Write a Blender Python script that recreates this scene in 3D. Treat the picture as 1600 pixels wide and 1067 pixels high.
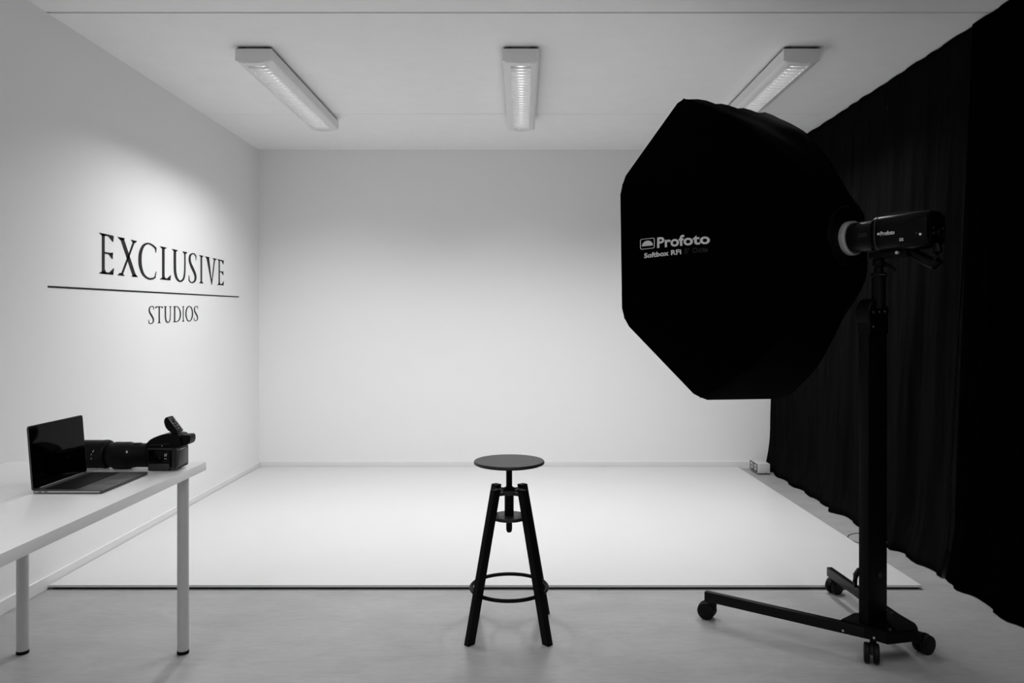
import bpy, bmesh, math, random
from mathutils import Vector, Matrix
random.seed(7)
SC = bpy.context.scene
COL = SC.collection
for o in list(bpy.data.objects):
    bpy.data.objects.remove(o)

# ------------------------------------------------------------------ camera
F, VX, VY, CAMH = 1170.0, 816.0, 500.0, 1.31
cam_d = bpy.data.cameras.new('camera')
cam_d.sensor_fit = 'HORIZONTAL'
cam_d.sensor_width = 36.0
cam_d.lens = 36.0 * F / 1600.0
cam_d.shift_x = -(VX - 800.0) / 1600.0
cam_d.shift_y = -(533.5 - VY) / 1600.0
cam_d.clip_start = 0.05
cam = bpy.data.objects.new('camera', cam_d)
cam.location = (0, 0, CAMH)
cam.rotation_euler = (math.pi / 2, 0, 0)
COL.objects.link(cam)
SC.camera = cam

# ------------------------------------------------------------------ world, exposure
world = bpy.data.worlds.new('world')
SC.world = world
world.use_nodes = True
world.node_tree.nodes['Background'].inputs[0].default_value = (0, 0, 0, 1)
world.node_tree.nodes['Background'].inputs[1].default_value = 0.0
SC.view_settings.view_transform = 'Standard'
SC.view_settings.look = 'None'
SC.view_settings.gamma = 1.0
SC.view_settings.use_curve_mapping = False
SC.view_settings.exposure = 0.50
LAMP_WATTS = 14.5          # each ceiling fitting's downlight
LAMP_SPREAD = 134.0        # louvre cut-off, full angle in degrees
FILL_ROW_WATTS = 6.5      # unseen lamp row added to lift the viewer's end of the room
FILL_WINDOW_WATTS = 14.0        # soft fill from a window added out of view behind the viewer
TUBE_GLOW = .85

# ------------------------------------------------------------------ helpers
def mat(name, g, rough=0.5, metal=0.0, spec=0.5, vary=0.0, scale=30.0, bump=0.0, stretch=(1, 1, 1), emit=0.0,
        sheen=0.0, coat=0.0):
    m = bpy.data.materials.new(name)
    m.use_nodes = True
    nt = m.node_tree
    b = nt.nodes['Principled BSDF']
    b.inputs['Base Color'].default_value = (g, g, g, 1)
    b.inputs['Roughness'].default_value = rough
    b.inputs['Metallic'].default_value = metal
    b.inputs['Specular IOR Level'].default_value = spec
    if sheen:
        b.inputs['Sheen Weight'].default_value = sheen
        b.inputs['Sheen Roughness'].default_value = 0.4
    if coat:
        b.inputs['Coat Weight'].default_value = coat
        b.inputs['Coat Roughness'].default_value = 0.08
    if emit:
        b.inputs['Emission Color'].default_value = (1, 1, 1, 1)
        b.inputs['Emission Strength'].default_value = emit
    if vary or bump:
        tc = nt.nodes.new('ShaderNodeTexCoord')
        mp = nt.nodes.new('ShaderNodeMapping')
        mp.inputs['Scale'].default_value = stretch
        no = nt.nodes.new('ShaderNodeTexNoise')
        no.inputs['Scale'].default_value = scale
        no.inputs['Detail'].default_value = 6
        no.inputs['Roughness'].default_value = 0.6
        nt.links.new(tc.outputs['Object'], mp.inputs[0])
        nt.links.new(mp.outputs[0], no.inputs['Vector'])
        if vary:
            r = nt.nodes.new('ShaderNodeMapRange')
            r.inputs[1].default_value = 0.3
            r.inputs[2].default_value = 0.7
            r.inputs[3].default_value = g * (1 - vary)
            r.inputs[4].default_value = g * (1 + vary)
            nt.links.new(no.outputs['Fac'], r.inputs[0])
            nt.links.new(r.outputs[0], b.inputs['Base Color'])
        if bump:
            bp = nt.nodes.new('ShaderNodeBump')
            bp.inputs['Strength'].default_value = bump
            bp.inputs['Distance'].default_value = 0.002
            nt.links.new(no.outputs['Fac'], bp.inputs['Height'])
            nt.links.new(bp.outputs[0], b.inputs['Normal'])
    return m

M = {}
M['wall'] = mat('wall_paint', 0.90, 0.75, spec=0.25, bump=0.06, scale=140)
M['ceiling'] = mat('ceiling_paint', 0.94, 0.85, spec=0.2, vary=0.015, scale=8)
M['trim'] = mat('baseboard_paint', 0.80, 0.45, vary=0.01, scale=10)
M['mat_white'] = mat('white_board', 0.66, 0.38, spec=0.4, vary=0.012, scale=2.5)
M['black'] = mat('black_satin', 0.0015, 0.5, spec=0.06, vary=0.1, scale=60)
M['stool_black'] = mat('black_stain', 0.0025, 0.5, spec=0.10, vary=0.2, scale=40, stretch=(1, 1, .1))
M['stool_seat'] = mat('black_stained_seat', 0.010, 0.40, spec=0.40, vary=0.15, scale=30, stretch=(.1, 1, 1))
M['stand_black'] = mat('black_powder_coat', 0.0015, 0.5, spec=0.1, vary=0.1, scale=300)
M['stand_leg'] = mat('black_coated_leg', 0.0025, 0.4, spec=0.16, vary=0.1, scale=300)
M['rubber'] = mat('black_rubber', 0.003, 0.5, spec=0.14, vary=0.15, scale=100)
M['softbox'] = mat('black_softbox_cloth', 0.0006, 0.88, spec=0.02, vary=0.2, scale=12, bump=0.3)
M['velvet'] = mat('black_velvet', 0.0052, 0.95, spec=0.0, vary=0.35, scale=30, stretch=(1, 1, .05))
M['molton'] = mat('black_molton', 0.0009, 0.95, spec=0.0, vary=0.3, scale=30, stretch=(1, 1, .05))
M['lettering_dark'] = mat('black_vinyl', 0.012, 0.6, spec=0.3, vary=0.05)
M['print_grey'] = mat('grey_print', 0.80, 0.7, spec=0.2, vary=0.03)
M['print_dim'] = mat('dim_grey_print', 0.12, 0.7, spec=0.2, vary=0.03)
M['cloth_white'] = mat('white_diffuser_cloth', 0.8, 0.8, vary=0.02)
M['steel'] = mat('brushed_steel', 0.55, 0.3, metal=1.0, vary=0.05, scale=90)
M['ring_alu'] = mat('aluminium_ring', 0.55, 0.45, metal=0.4, vary=0.1, scale=20)
M['table_white'] = mat('white_tabletop', 0.86, 0.32, spec=0.5, vary=0.01, scale=12)
M['leg_grey'] = mat('grey_lacquered_steel', 0.60, 0.35, spec=0.5, vary=0.02)
M['lamp_white'] = mat('white_lamp_enamel', 0.80, 0.4, vary=0.01)
M['lamp_dark'] = mat('dark_mounting_rail', 0.03, 0.6, vary=0.1)
M['louvre'] = mat('white_louvre', 0.85, 0.35, spec=0.5, vary=0.02)
M['reflector'] = mat('satin_reflector', 0.82, 0.3, metal=0.5, vary=0.02)
M['tube'] = mat('fluorescent_tube', 0.9, 0.4, vary=0.01, emit=TUBE_GLOW)
M['laptop'] = mat('space_grey_aluminium', 0.07, 0.42, metal=0.5, vary=0.03, scale=300)
M['laptop_edge'] = mat('polished_edge', 0.42, 0.3, metal=0.8, vary=0.03)
M['screen'] = mat('dark_screen_glass', 0.0006, 0.06, spec=0.07, vary=0.1)
M['keys'] = mat('black_keys', 0.001, 0.5, spec=0.12, vary=0.1)
M['cam_black'] = mat('black_camera_rubber', 0.002, 0.45, spec=0.13, vary=0.2, scale=200)
M['cam_gloss'] = mat('black_camera_gloss', 0.001, 0.2, spec=0.12, vary=0.1)
M['cam_grey'] = mat('dark_grey_camera_metal', 0.034, 0.35, metal=0.3, spec=0.4, vary=0.06, scale=60)
M['flash_black'] = mat('black_flash_housing', 0.001, 0.33, spec=0.12, vary=0.1)
M['plastic_white'] = mat('white_plastic', 0.60, 0.4, vary=0.02)
M['plastic_dark'] = mat('dark_frame_plastic', 0.04, 0.4, vary=0.1)
M['void'] = mat('dark_slot', 0.01, 0.8, vary=0.1)

M['glass'] = mat('fill_window_glass', 0.9, 0.02, vary=0.01)
M['glass'].node_tree.nodes['Principled BSDF'].inputs['Transmission Weight'].default_value = 1.0

def floor_mat():
    m = mat('marbled_linoleum', 0.30, 0.42, spec=0.45)
    nt = m.node_tree
    b = nt.nodes['Principled BSDF']
    tc = nt.nodes.new('ShaderNodeTexCoord')
    outs = []
    for sc, st, lo, hi, det in ((3.0, (1, 2.4, 1), .91, 1.07, 5), (14.0, (1, 3.5, 1), .93, 1.06, 8), (1.2, (1, 1, 1), .95, 1.05, 3)):
        mp = nt.nodes.new('ShaderNodeMapping'); mp.inputs['Scale'].default_value = st
        no = nt.nodes.new('ShaderNodeTexNoise'); no.inputs['Scale'].default_value = sc
        no.inputs['Detail'].default_value = det; no.inputs['Roughness'].default_value = .65
        no.inputs['Distortion'].default_value = .6
        r = nt.nodes.new('ShaderNodeMapRange')
        r.inputs[1].default_value = .32; r.inputs[2].default_value = .68
        r.inputs[3].default_value = lo; r.inputs[4].default_value = hi
        nt.links.new(tc.outputs['Object'], mp.inputs[0]); nt.links.new(mp.outputs[0], no.inputs['Vector'])
        nt.links.new(no.outputs['Fac'], r.inputs[0]); outs.append(r.outputs[0])
    a = nt.nodes.new('ShaderNodeMath'); a.operation = 'MULTIPLY'
    c = nt.nodes.new('ShaderNodeMath'); c.operation = 'MULTIPLY'
    d = nt.nodes.new('ShaderNodeMath'); d.operation = 'MULTIPLY'; d.inputs[1].default_value = 0.37
    nt.links.new(outs[0], a.inputs[0]); nt.links.new(outs[1], a.inputs[1])
    nt.links.new(a.outputs[0], c.inputs[0]); nt.links.new(outs[2], c.inputs[1])
    nt.links.new(c.outputs[0], d.inputs[0]); nt.links.new(d.outputs[0], b.inputs['Base Color'])
    return m
M['floor'] = floor_mat()

class MB:
    """collects shapes, then links them as one mesh object"""
    def __init__(s):
        s.bm = bmesh.new()
    def quad(s, pts):
        return s.bm.faces.new([s.bm.verts.new(p) for p in pts])
    def box(s, a, b, mtx=None, bev=0.0, seg=2):
        x0, y0, z0 = a; x1, y1, z1 = b
        vs = [s.bm.verts.new(p) for p in ((x0, y0, z0), (x1, y0, z0), (x1, y1, z0), (x0, y1, z0),
                                         (x0, y0, z1), (x1, y0, z1), (x1, y1, z1), (x0, y1, z1))]
        fs = [s.bm.faces.new([vs[i] for i in q]) for q in
              ((0, 3, 2, 1), (4, 5, 6, 7), (0, 1, 5, 4), (1, 2, 6, 5), (2, 3, 7, 6), (3, 0, 4, 7))]
        if mtx is not None:
            for v in vs: v.co = mtx @ v.co
        if bev:
            es = list({e for f in fs for e in f.edges})
            bmesh.ops.bevel(s.bm, geom=es, offset=bev, segments=seg, affect='EDGES', profile=.5)
        return s
    def bar(s, p, q, w, h, up=(0, 0, 1), bev=0.0):
        """oriented box from p to q, w across, h along up"""
        p, q = Vector(p), Vector(q)
        y = (q - p); L = y.length; y.normalize()
        x = y.cross(Vector(up)).normalized(); z = x.cross(y)
        mt = Matrix.Translation(p) @ Matrix((x, y, z)).transposed().to_4x4()
        return s.box((-w / 2, 0, -h / 2), (w / 2, L, h / 2), mt, bev)
    def prism(s, poly, z0, z1, mtx=None, bev=0.0):
        n = len(poly)
        lo = [s.bm.verts.new((p[0], p[1], z0)) for p in poly]
        hi = [s.bm.verts.new((p[0], p[1], z1)) for p in poly]
        fs = [s.bm.faces.new(lo[::-1]), s.bm.faces.new(hi)]
        for i in range(n):
            j = (i + 1) % n
            fs.append(s.bm.faces.new((lo[i], lo[j], hi[j], hi[i])))
        if mtx is not None:
            for v in lo + hi: v.co = mtx @ v.co
        if bev:
            es = list({e for f in fs for e in f.edges})
            bmesh.ops.bevel(s.bm, geom=es, offset=bev, segments=2, affect='EDGES')
        return s
    def lathe(s, prof, mtx=None, n=32, cap=True):
        """prof: (radius, height) along local z"""
        rings = []
        for r, z in prof:
            ring = [s.bm.verts.new((r * math.cos(2 * math.pi * i / n), r * math.sin(2 * math.pi * i / n), z)) for i in range(n)]
            if mtx is not None:
                for v in ring: v.co = mtx @ v.co
            rings.append(ring)
        for a, b in zip(rings, rings[1:]):
            for i in range(n):
                j = (i + 1) % n
                s.bm.faces.new((a[i], a[j], b[j], b[i]))
        if cap:
            s.bm.faces.new(rings[0][::-1]); s.bm.faces.new(rings[-1])
        return s
    def cyl(s, p, q, r, n=24, r2=None, bev=0.0):
        p, q = Vector(p), Vector(q)
        d = q - p; L = d.length
        mt = Matrix.Translation(p) @ d.to_track_quat('Z', 'Y').to_matrix().to_4x4()
        r2 = r if r2 is None else r2
        pr = [(r, 0), (r2, L)]
        if bev: pr = [(r - bev, 0), (r, bev), (r2, L - bev), (r2 - bev, L)]
        return s.lathe(pr, mt, n)
    def torus(s, c, R, r, n=64, k=12, mtx=None):
        rings = []
        for i in range(n):
            a = 2 * math.pi * i / n
            ring = []
            for j in range(k):
                b = 2 * math.pi * j / k
                p = Vector(((R + r * math.cos(b)) * math.cos(a), (R + r * math.cos(b)) * math.sin(a), r * math.sin(b)))
                if mtx is not None: p = mtx @ p
                ring.append(s.bm.verts.new(p + Vector(c)))
            rings.append(ring)
        for i in range(n):
            a, b = rings[i], rings[(i + 1) % n]
            for j in range(k):
                s.bm.faces.new((a[j], b[j], b[(j + 1) % k], a[(j + 1) % k]))
        return s
    def tube(s, pts, r, n=12):
        pts = [Vector(p) for p in pts]; rings = []
        for i, p in enumerate(pts):
            t = (pts[min(i + 1, len(pts) - 1)] - pts[max(i - 1, 0)]).normalized()
            m = t.to_track_quat('Z', 'Y').to_matrix()
            rr = r[i] if isinstance(r, (list, tuple)) else r
            rings.append([s.bm.verts.new(p + m @ Vector((rr * math.cos(2 * math.pi * k / n), rr * math.sin(2 * math.pi * k / n), 0))) for k in range(n)])
        for a, b in zip(rings, rings[1:]):
            for i in range(n):
                j = (i + 1) % n
                s.bm.faces.new((a[i], a[j], b[j], b[i]))
        s.bm.faces.new(rings[0][::-1]); s.bm.faces.new(rings[-1])
        return s
    def build(s, name, m, parent=None, smooth=35, off=None, normals=True):
        if normals: bmesh.ops.recalc_face_normals(s.bm, faces=s.bm.faces)
        me = bpy.data.meshes.new(name)
        if off is not None:
            for v in s.bm.verts: v.co -= Vector(off)
        s.bm.to_mesh(me); s.bm.free()
        if smooth:
            for p in me.polygons: p.use_smooth = True
            me.set_sharp_from_angle(angle=math.radians(smooth))
        me.materials.append(M[m] if isinstance(m, str) else m)
        o = bpy.data.objects.new(name, me)
        COL.objects.link(o)
        if parent is not None: o.parent = parent
        return o

def tag(o, label=None, cat=None, group=None, kind=None):
    for k, v in (('label', label), ('category', cat), ('group', group), ('kind', kind)):
        if v: o[k] = v
    return o
def thing(name, loc, label, cat, group=None, mtx=None):
    o = bpy.data.objects.new(name, None)
    o.empty_display_size = .1
    COL.objects.link(o)
    if mtx is not None: o.matrix_world = mtx
    else: o.location = loc
    return tag(o, label, cat, group)
def struct(mb, name, m, **k):
    return tag(mb.build(name, m, **k), kind='structure')

def text_mesh(s, size=1.0, bold=0.0, space=1.0):
    """returns list of (verts2d, faces) from Blender's built-in font, baseline at 0, left at 0"""
    cu = bpy.data.curves.new('t', 'FONT'); cu.body = s; cu.size = size; cu.offset = bold
    cu.space_character = space; cu.resolution_u = 4
    ob = bpy.data.objects.new('t', cu); COL.objects.link(ob)
    dg = bpy.context.evaluated_depsgraph_get(); dg.update()
    me = bpy.data.meshes.new_from_object(ob.evaluated_get(dg))
    vs = [v.co.to_2d() for v in me.vertices]; fs = [list(p.vertices) for p in me.polygons]
    bpy.data.objects.remove(ob); bpy.data.curves.remove(cu); bpy.data.meshes.remove(me)
    x0 = min(v.x for v in vs); x1 = max(v.x for v in vs); y0 = min(v.y for v in vs); y1 = max(v.y for v in vs)
    return [((v.x - x0) / (x1 - x0), (v.y - y0) / (y1 - y0)) for v in vs], fs

# ------------------------------------------------------------------ the room
XL, XR, YB, YF, H = -2.32, 2.42, 6.60, -2.6, 2.81
struct(MB().box((XL - .1, YF - .1, -.1), (XR + .1, YB + .1, 0)), 'floor', 'floor', smooth=0)
struct(MB().box((XL - .12, YF - .1, 0), (XL, YB + .1, H)), 'wall_left', 'wall', smooth=0)
struct(MB().box((XL, YB, 0), (XR, YB + .12, H)), 'wall_back', 'wall', smooth=0)
struct(MB().box((XR, YF - .1, 0), (XR + .12, YB + .1, H)), 'wall_right', 'wall', smooth=0)
WX0, WX1, WZ0, WZ1 = -1.9, 1.9, .85, 2.45
struct(MB().box((XL, YF - .12, 0), (XR, YF, WZ0)).box((XL, YF - .12, WZ1), (XR, YF, H)).box((XL, YF - .12, WZ0), (WX0, YF, WZ1)).box((WX1, YF - .12, WZ0), (XR, YF, WZ1)), 'wall_front', 'wall', smooth=0)
wf = MB()
for a, b in (((WX0, WZ0), (WX1, WZ0 + .06)), ((WX0, WZ1 - .06), (WX1, WZ1)), ((WX0, WZ0), (WX0 + .06, WZ1)), ((WX1 - .06, WZ0), (WX1, WZ1)), ((-.03, WZ0), (.03, WZ1))):
    wf.box((a[0], YF - .08, a[1]), (b[0], YF - .03, b[1]))
win = struct(wf, 'fill_window_1', 'trim', smooth=0)  # added window, never in view, gives the fill light an opening
gp = MB().box((WX0 + .03, YF - .062, WZ0 + .03), (WX1 - .03, YF - .056, WZ1 - .03)).build('pane', 'glass', win, smooth=0)
ll = bpy.data.lights.new('window_fill', 'AREA'); ll.shape = 'RECTANGLE'; ll.size = WX1 - WX0 - .1; ll.size_y = WZ1 - WZ0 - .1; ll.energy = FILL_WINDOW_WATTS
lw = bpy.data.objects.new('window_fill', ll); COL.objects.link(lw); lw.location = (0, YF - .02, (WZ0 + WZ1) / 2); lw.rotation_euler = (math.pi / 2, 0, 0)  # added area light that brightens the room from behind the viewer
cb = MB()
joints = [(5.45, .006), (3.655, .020), (1.86, .012), (.06, .012), (-1.74, .012)]
edges = [YB + .1]
for y, g in joints: edges += [y + g / 2, y - g / 2]
edges.append(YF - .1)
for k in range(0, len(edges), 2):
    cb.box((XL - .1, edges[k + 1], H), (XR + .1, edges[k], H + .03))
cb.box((XL - .1, YF - .1, H + .018), (XR + .1, YB + .1, H + .12))
struct(cb, 'ceiling', 'ceiling', smooth=0)
struct(MB().box((XL, YF, 0), (XL + .012, YB, .064), bev=.003), 'baseboard_left', 'trim', smooth=0)
struct(MB().box((XL + .012, YB - .012, 0), (XR, YB, .066), bev=.003), 'baseboard_back', 'trim', smooth=0)

# white floor board in front of the back wall
root = thing('studio_floor_panel', (0, 3.64, 0), 'large glossy white panel covering the studio floor up to the back wall', 'floor panel')
MB().prism([(-2.305, 3.64), (1.945, 3.64), (1.895, 6.585), (-2.305, 6.585)], .0095, .021, bev=.003).build('panel_surface', 'mat_white', root, off=(0, 3.64, 0))
MB().prism([(-2.29, 3.652), (1.93, 3.652), (1.88, 6.57), (-2.29, 6.57)], 0, .0097).build('underlay', 'black', root, off=(0, 3.64, 0), smooth=0)

# ------------------------------------------------------------------ ceiling lamps
def make_lamp(x, y0, label, watts=LAMP_WATTS):
    L, W = 1.49, .20
    r = thing('fluorescent_ceiling_lamp', (x, y0, H), label, 'ceiling lamp', 'fluorescent lamps on the ceiling')
    # hollow housing: two profiled cheeks and a top plate, the slightly bellied underside open in the middle
    hw, aw = W / 2, .058
    hb = MB()
    zt, zs, zb = -.014, -.078, -.090
    for sg in (-1, 1):
        poly = [(sg * hw, zt), (sg * hw, zs + .003), (sg * (hw - .003), zs), (sg * (hw * .82), zb + .0035), (sg * aw, zb), (sg * aw, zb + .004), (sg * (hw - .005), zs + .006), (sg * (hw - .005), zt)]
        ring = []
        for yy in (.012, L - .012):
            ring.append([hb.bm.verts.new((px, yy, pz)) for px, pz in poly])
        n = len(poly)
        for i in range(n):
            j = (i + 1) % n
            hb.bm.faces.new((ring[0][i], ring[0][j], ring[1][j], ring[1][i]))
        hb.bm.faces.new(ring[0]); hb.bm.faces.new(ring[1][::-1])
    hb.box((-hw, .012, zt - .002), (hw, L - .012, zt))
    hb.box((-aw - .002, .012, zb), (aw + .002, .05, zb + .004))
    hb.box((-aw - .002, L - .05, zb), (aw + .002, L - .012, zb + .004))
    hb.build('housing', 'lamp_white', r)
    for yy in (0, L - .012):
        n = 14
        poly = [(-hw, zt), (hw, zt), (hw, zs)] + [(hw * (1 - 2 * k / n), zs - .016 * (1 - (1 - 2 * k / n) ** 2)) for k in range(1, n)] + [(-hw, zs)]
        mt = Matrix.Translation((0, yy, 0)) @ Matrix(((1, 0, 0, 0), (0, 0, 1, 0), (0, 1, 0, 0), (0, 0, 0, 1)))
        MB().prism(poly, 0, .012, mt).build('end_cap', 'lamp_white', r)
    mr = MB()
    mr.box((-hw + .006, .004, -.0142), (hw - .006, L - .004, -.009))
    for yy in (.02, L - .09):
        mr.box((-hw + .012, yy, -.012), (-hw + .05, yy + .07, 0)); mr.box((hw - .05, yy, -.012), (hw - .012, yy + .07, 0))
    mr.build('mounting_rail', 'lamp_dark', r, smooth=0)
    # parabolic trough
    rb = MB(); n = 16; prev = None
    for k in range(n + 1):
        a = math.pi * k / n
        px, pz = -aw * math.cos(a), zb + .004 + .064 * math.sin(a) ** .75
        cur = [rb.bm.verts.new((px, .045, pz)), rb.bm.verts.new((px, L - .045, pz))]
        if prev: rb.bm.faces.new((prev[0], cur[0], cur[1], prev[1]))
        prev = cur
    rb.build('reflector', 'reflector', r, normals=False)
    MB().cyl((0, .06, zb + .042), (0, L - .06, zb + .042), .0130, 16).build('fluorescent_tube', 'tube', r)
    for yy in (.05, L - .066):
        MB().box((-.02, yy, zb + .018), (.02, yy + .016, zb + .056), bev=.003).build('tube_socket', 'lamp_dark', r)
    # cross blades, wedge shaped with hollow ends as parabolic louvres have
    lb = MB(); N = 28
    for k in range(N):
        yy = .058 + (L - .116) * k / (N - 1)
        m_ = 8; top = []; bot = []
        for i in range(m_ + 1):
            u = -1 + 2 * i / m_
            px = u * (aw - .001)
            ztop = zb + .006 + .020 * (abs(u) ** 1.6) * .6 + .006
            top.append((px, ztop)); bot.append((px, zb + .001))
        for i in range(m_):
            for dy0, dy1 in ((-.0035, -.0012),):
                a0, a1, b0, b1 = bot[i], bot[i + 1], top[i], top[i + 1]
                v = [(a0[0], yy - .0035, a0[1]), (a1[0], yy - .0035, a1[1]), (b1[0], yy - .0012, b1[1]), (b0[0], yy - .0012, b0[1]),
                     (a0[0], yy + .0035, a0[1]), (a1[0], yy + .0035, a1[1]), (b1[0], yy + .0012, b1[1]), (b0[0], yy + .0012, b0[1])]
                vv = [lb.bm.verts.new(p) for p in v]
                for q in ((0, 1, 2, 3), (5, 4, 7, 6), (4, 5, 1, 0), (3, 2, 6, 7)):
                    lb.bm.faces.new([vv[c] for c in q])
    for sg in (-1, 1):
        lb.box((sg * aw - .0015, .05, zb - .001), (sg * aw + .0015, L - .05, zb + .010))
    lb.build('louvre', 'louvre', r, smooth=0)
    ld = bpy.data.lights.new('downlight', 'AREA')
    ld.shape = 'RECTANGLE'; ld.size = .11; ld.size_y = L - .12
    ld.energy = watts; ld.spread = math.radians(LAMP_SPREAD)
    lo = bpy.data.objects.new('lamp_light', ld); COL.objects.link(lo)
    lo.parent = r; lo.location = (0, L / 2, zb - .004)
    return r
make_lamp(-1.472, 4.10, 'white louvred fluorescent ceiling lamp nearest the lettered left wall')
make_lamp(-.008, 4.10, 'white louvred fluorescent ceiling lamp in the middle, seen end on above the stool')
make_lamp(1.532, 4.10, 'white louvred fluorescent ceiling lamp half hidden behind the top of the black softbox')

for lx_, w_ in ((-1.472, 'left'), (-.008, 'middle'), (1.532, 'right')):  # added lamps, all out of frame, to brighten table and near floor
    make_lamp(lx_, .15, 'white louvred fluorescent ceiling lamp added as fill light out of view above the viewer, ' + w_ + ' of its row', FILL_ROW_WATTS)

# ------------------------------------------------------------------ lettering on the left wall
def wall_pt(px, py, lift=.0015):
    D = -XL * F / (VX - px)
    return Vector((XL + lift, D, CAMH - (py - VY) * D / F))
def spline(pts, n=6):
    out = []
    P = [Vector(p) for p in pts]; P = [2 * P[0] - P[1]] + P + [2 * P[-1] - P[-2]]
    for i in range(1, len(P) - 2):
        for k in range(n):
            t = k / n
            a, b, c, d = P[i - 1], P[i], P[i + 1], P[i + 2]
            out.append(.5 * ((2 * b) + (c - a) * t + (2 * a - 5 * b + 4 * c - d) * t * t + (-a + 3 * b - 3 * c + d) * t ** 3))
    out.append(P[-2])
    return out
def glyph(ch, a):
    """quads in a unit box; a = width/height, strokes measured in heights"""
    Q = []
    def q(*p): Q.append(p)
    def stroke(pts, ws, n=6):
        W = spline([(w * 1.28, 0, 0) for w in ws], n)
        S = spline([(p[0] * a, p[1], 0) for p in pts], n)
        L, R = [], []
        for i, p in enumerate(S):
            t = (S[min(i + 1, len(S) - 1)] - S[max(i - 1, 0)]).normalized()
            nrm = Vector((-t.y, t.x, 0)); w = max(W[i].x, .004) / 2
            L.append(((p + nrm * w).x / a, (p + nrm * w).y)); R.append(((p - nrm * w).x / a, (p - nrm * w).y))
        for i in range(len(S) - 1): q(L[i], L[i + 1], R[i + 1], R[i])
    def stem(x0, x1, y0=0., y1=1., st=True, sb=True, ex=None):
        q((x0, y0), (x1, y0), (x1, y1), (x0, y1))
        e = ex or (x1 - x0) * .75
        if st: q((x0 - e, y1 - .012), (x0, y1 - .06), (x1, y1 - .06), (x1 + e, y1 - .012)); q((x0 - e, y1 - .014), (x1 + e, y1 - .014), (x1 + e, y1), (x0 - e, y1))
        if sb: q((x0, y0 + .06), (x0 - e, y0 + .012), (x1 + e, y0 + .012), (x1, y0 + .06)); q((x0 - e, y0), (x1 + e, y0), (x1 + e, y0 + .014), (x0 - e, y0 + .014))
    if ch == 'E':
        stem(.19, .375, ex=.18)
        q((.3, .955), (.97, .955), (.97, 1), (.3, 1)); q((.62, .955), (.90, .84), (.95, .84), (.98, .97))
        q((.3, .505), (.9, .505), (.9, .55), (.3, .55)); q((.62, .51), (.87, .40), (.91, .40), (.93, .57))
        q((.3, 0), (.95, 0), (.95, .05), (.3, .05)); q((.66, .04), (.97, .17), (1., .17), (.95, 0)); q((.39, .04), (.39, .11), (.46, .05), (.5, .04))
    elif ch == 'L':
        stem(.20, .42, ex=.19)
        q((.3, 0), (.93, 0), (.95, .05), (.3, .05)); q((.62, .04), (.95, .16), (1., .16), (.93, 0)); q((.42, .04), (.42, .11), (.5, .05), (.55, .04))
    elif ch == 'I':
        stem(.32, .68, ex=.3)
    elif ch == 'T':
        stem(.44, .60, st=False, ex=.12)
        q((.04, .94), (.97, .94), (.97, .985), (.04, .985)); q((.0, .87), (.05, .87), (.22, .95), (.03, .985)); q((.98, .87), (.93, .87), (.76, .95), (.97, .985))
    elif ch == 'X':
        q((.10, 1), (.30, 1), (.94, 0), (.76, 0)); q((.79, 1), (.88, 1), (.24, 0), (.14, 0))
        for x0, x1 in ((0, .36), (.66, .96)): q((x0, .985), (x1, .985), (x1, 1), (x0, 1)); q((x0, .99), (x1, .99), ((x0 + x1) / 2 + .06, .93), ((x0 + x1) / 2 - .06, .93))
        for x0, x1 in ((0, .34), (.7, 1.)): q((x0, 0), (x1, 0), (x1, .014), (x0, .014)); q((x0, .01), ((x0 + x1) / 2 - .06, .07), ((x0 + x1) / 2 + .06, .07), (x1, .01))
    elif ch == 'V':
        q((.10, 1), (.34, 1), (.60, .04), (.56, -.03)); q((.78, 1), (.88, 1), (.60, -.0), (.54, .03))
        for x0, x1 in ((0, .38), (.66, 1.)): q((x0, .985), (x1, .985), (x1, 1), (x0, 1)); q((x0, .99), (x1, .99), ((x0 + x1) / 2 + .07, .94), ((x0 + x1) / 2 - .07, .94))
    elif ch == 'U':
        stroke([(.20, 1), (.20, .6), (.22, .28), (.34, .08), (.56, .0), (.78, .08), (.87, .28), (.89, .6), (.89, 1)],
               [.062, .062, .062, .058, .045, .042, .038, .034, .034])
        for x0, x1, c in ((0, .40, .2), (.74, 1.04, .89)): q((x0, .985), (x1, .985), (x1, 1), (x0, 1)); q((x0, .99), (x1, .99), (c + .09, .94), (c - .09, .94))
    elif ch == 'C':
        stroke([(.97, .90), (.78, .975), (.52, 1.0), (.26, .90), (.11, .70), (.075, .5), (.11, .30), (.26, .10), (.52, -.005), (.78, .0), (.95, .06)],
               [.05, .045, .036, .05, .066, .074, .070, .058, .045, .04, .03])
        q((.90, .93), (1., .91), (.98, .78), (.95, .78)); q((.88, .05), (.94, .02), (1.0, .22), (.97, .22))
    elif ch == 'S':
        stroke([(.93, .93), (.72, .995), (.46, .985), (.22, .92), (.14, .80), (.22, .66), (.48, .50), (.76, .34), (.88, .20), (.80, .07), (.52, .0), (.26, .005), (.06, .07)],
               [.036, .036, .034, .045, .055, .062, .072, .065, .055, .046, .036, .034, .034])
        q((.86, .95), (1., .93), (.95, .78), (.91, .78)); q((.0, .05), (.16, .03), (.08, .23), (.03, .23))
    elif ch == 'D':
        stem(.10, .26, ex=.1)
        stroke([(.15, .985), (.45, .98), (.72, .88), (.88, .70), (.93, .5), (.88, .28), (.72, .10), (.45, .015), (.15, .015)],
               [.03, .032, .045, .058, .064, .058, .045, .032, .03])
    elif ch == 'O':
        pts = []; ws = []
        for k in range(17):
            t = 2 * math.pi * k / 16
            pts.append((.5 + .42 * math.cos(t), .5 + .5 * math.sin(t))); ws.append(.036 + .026 * abs(math.cos(t)))
        stroke(pts, ws, 3)
    return Q
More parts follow.
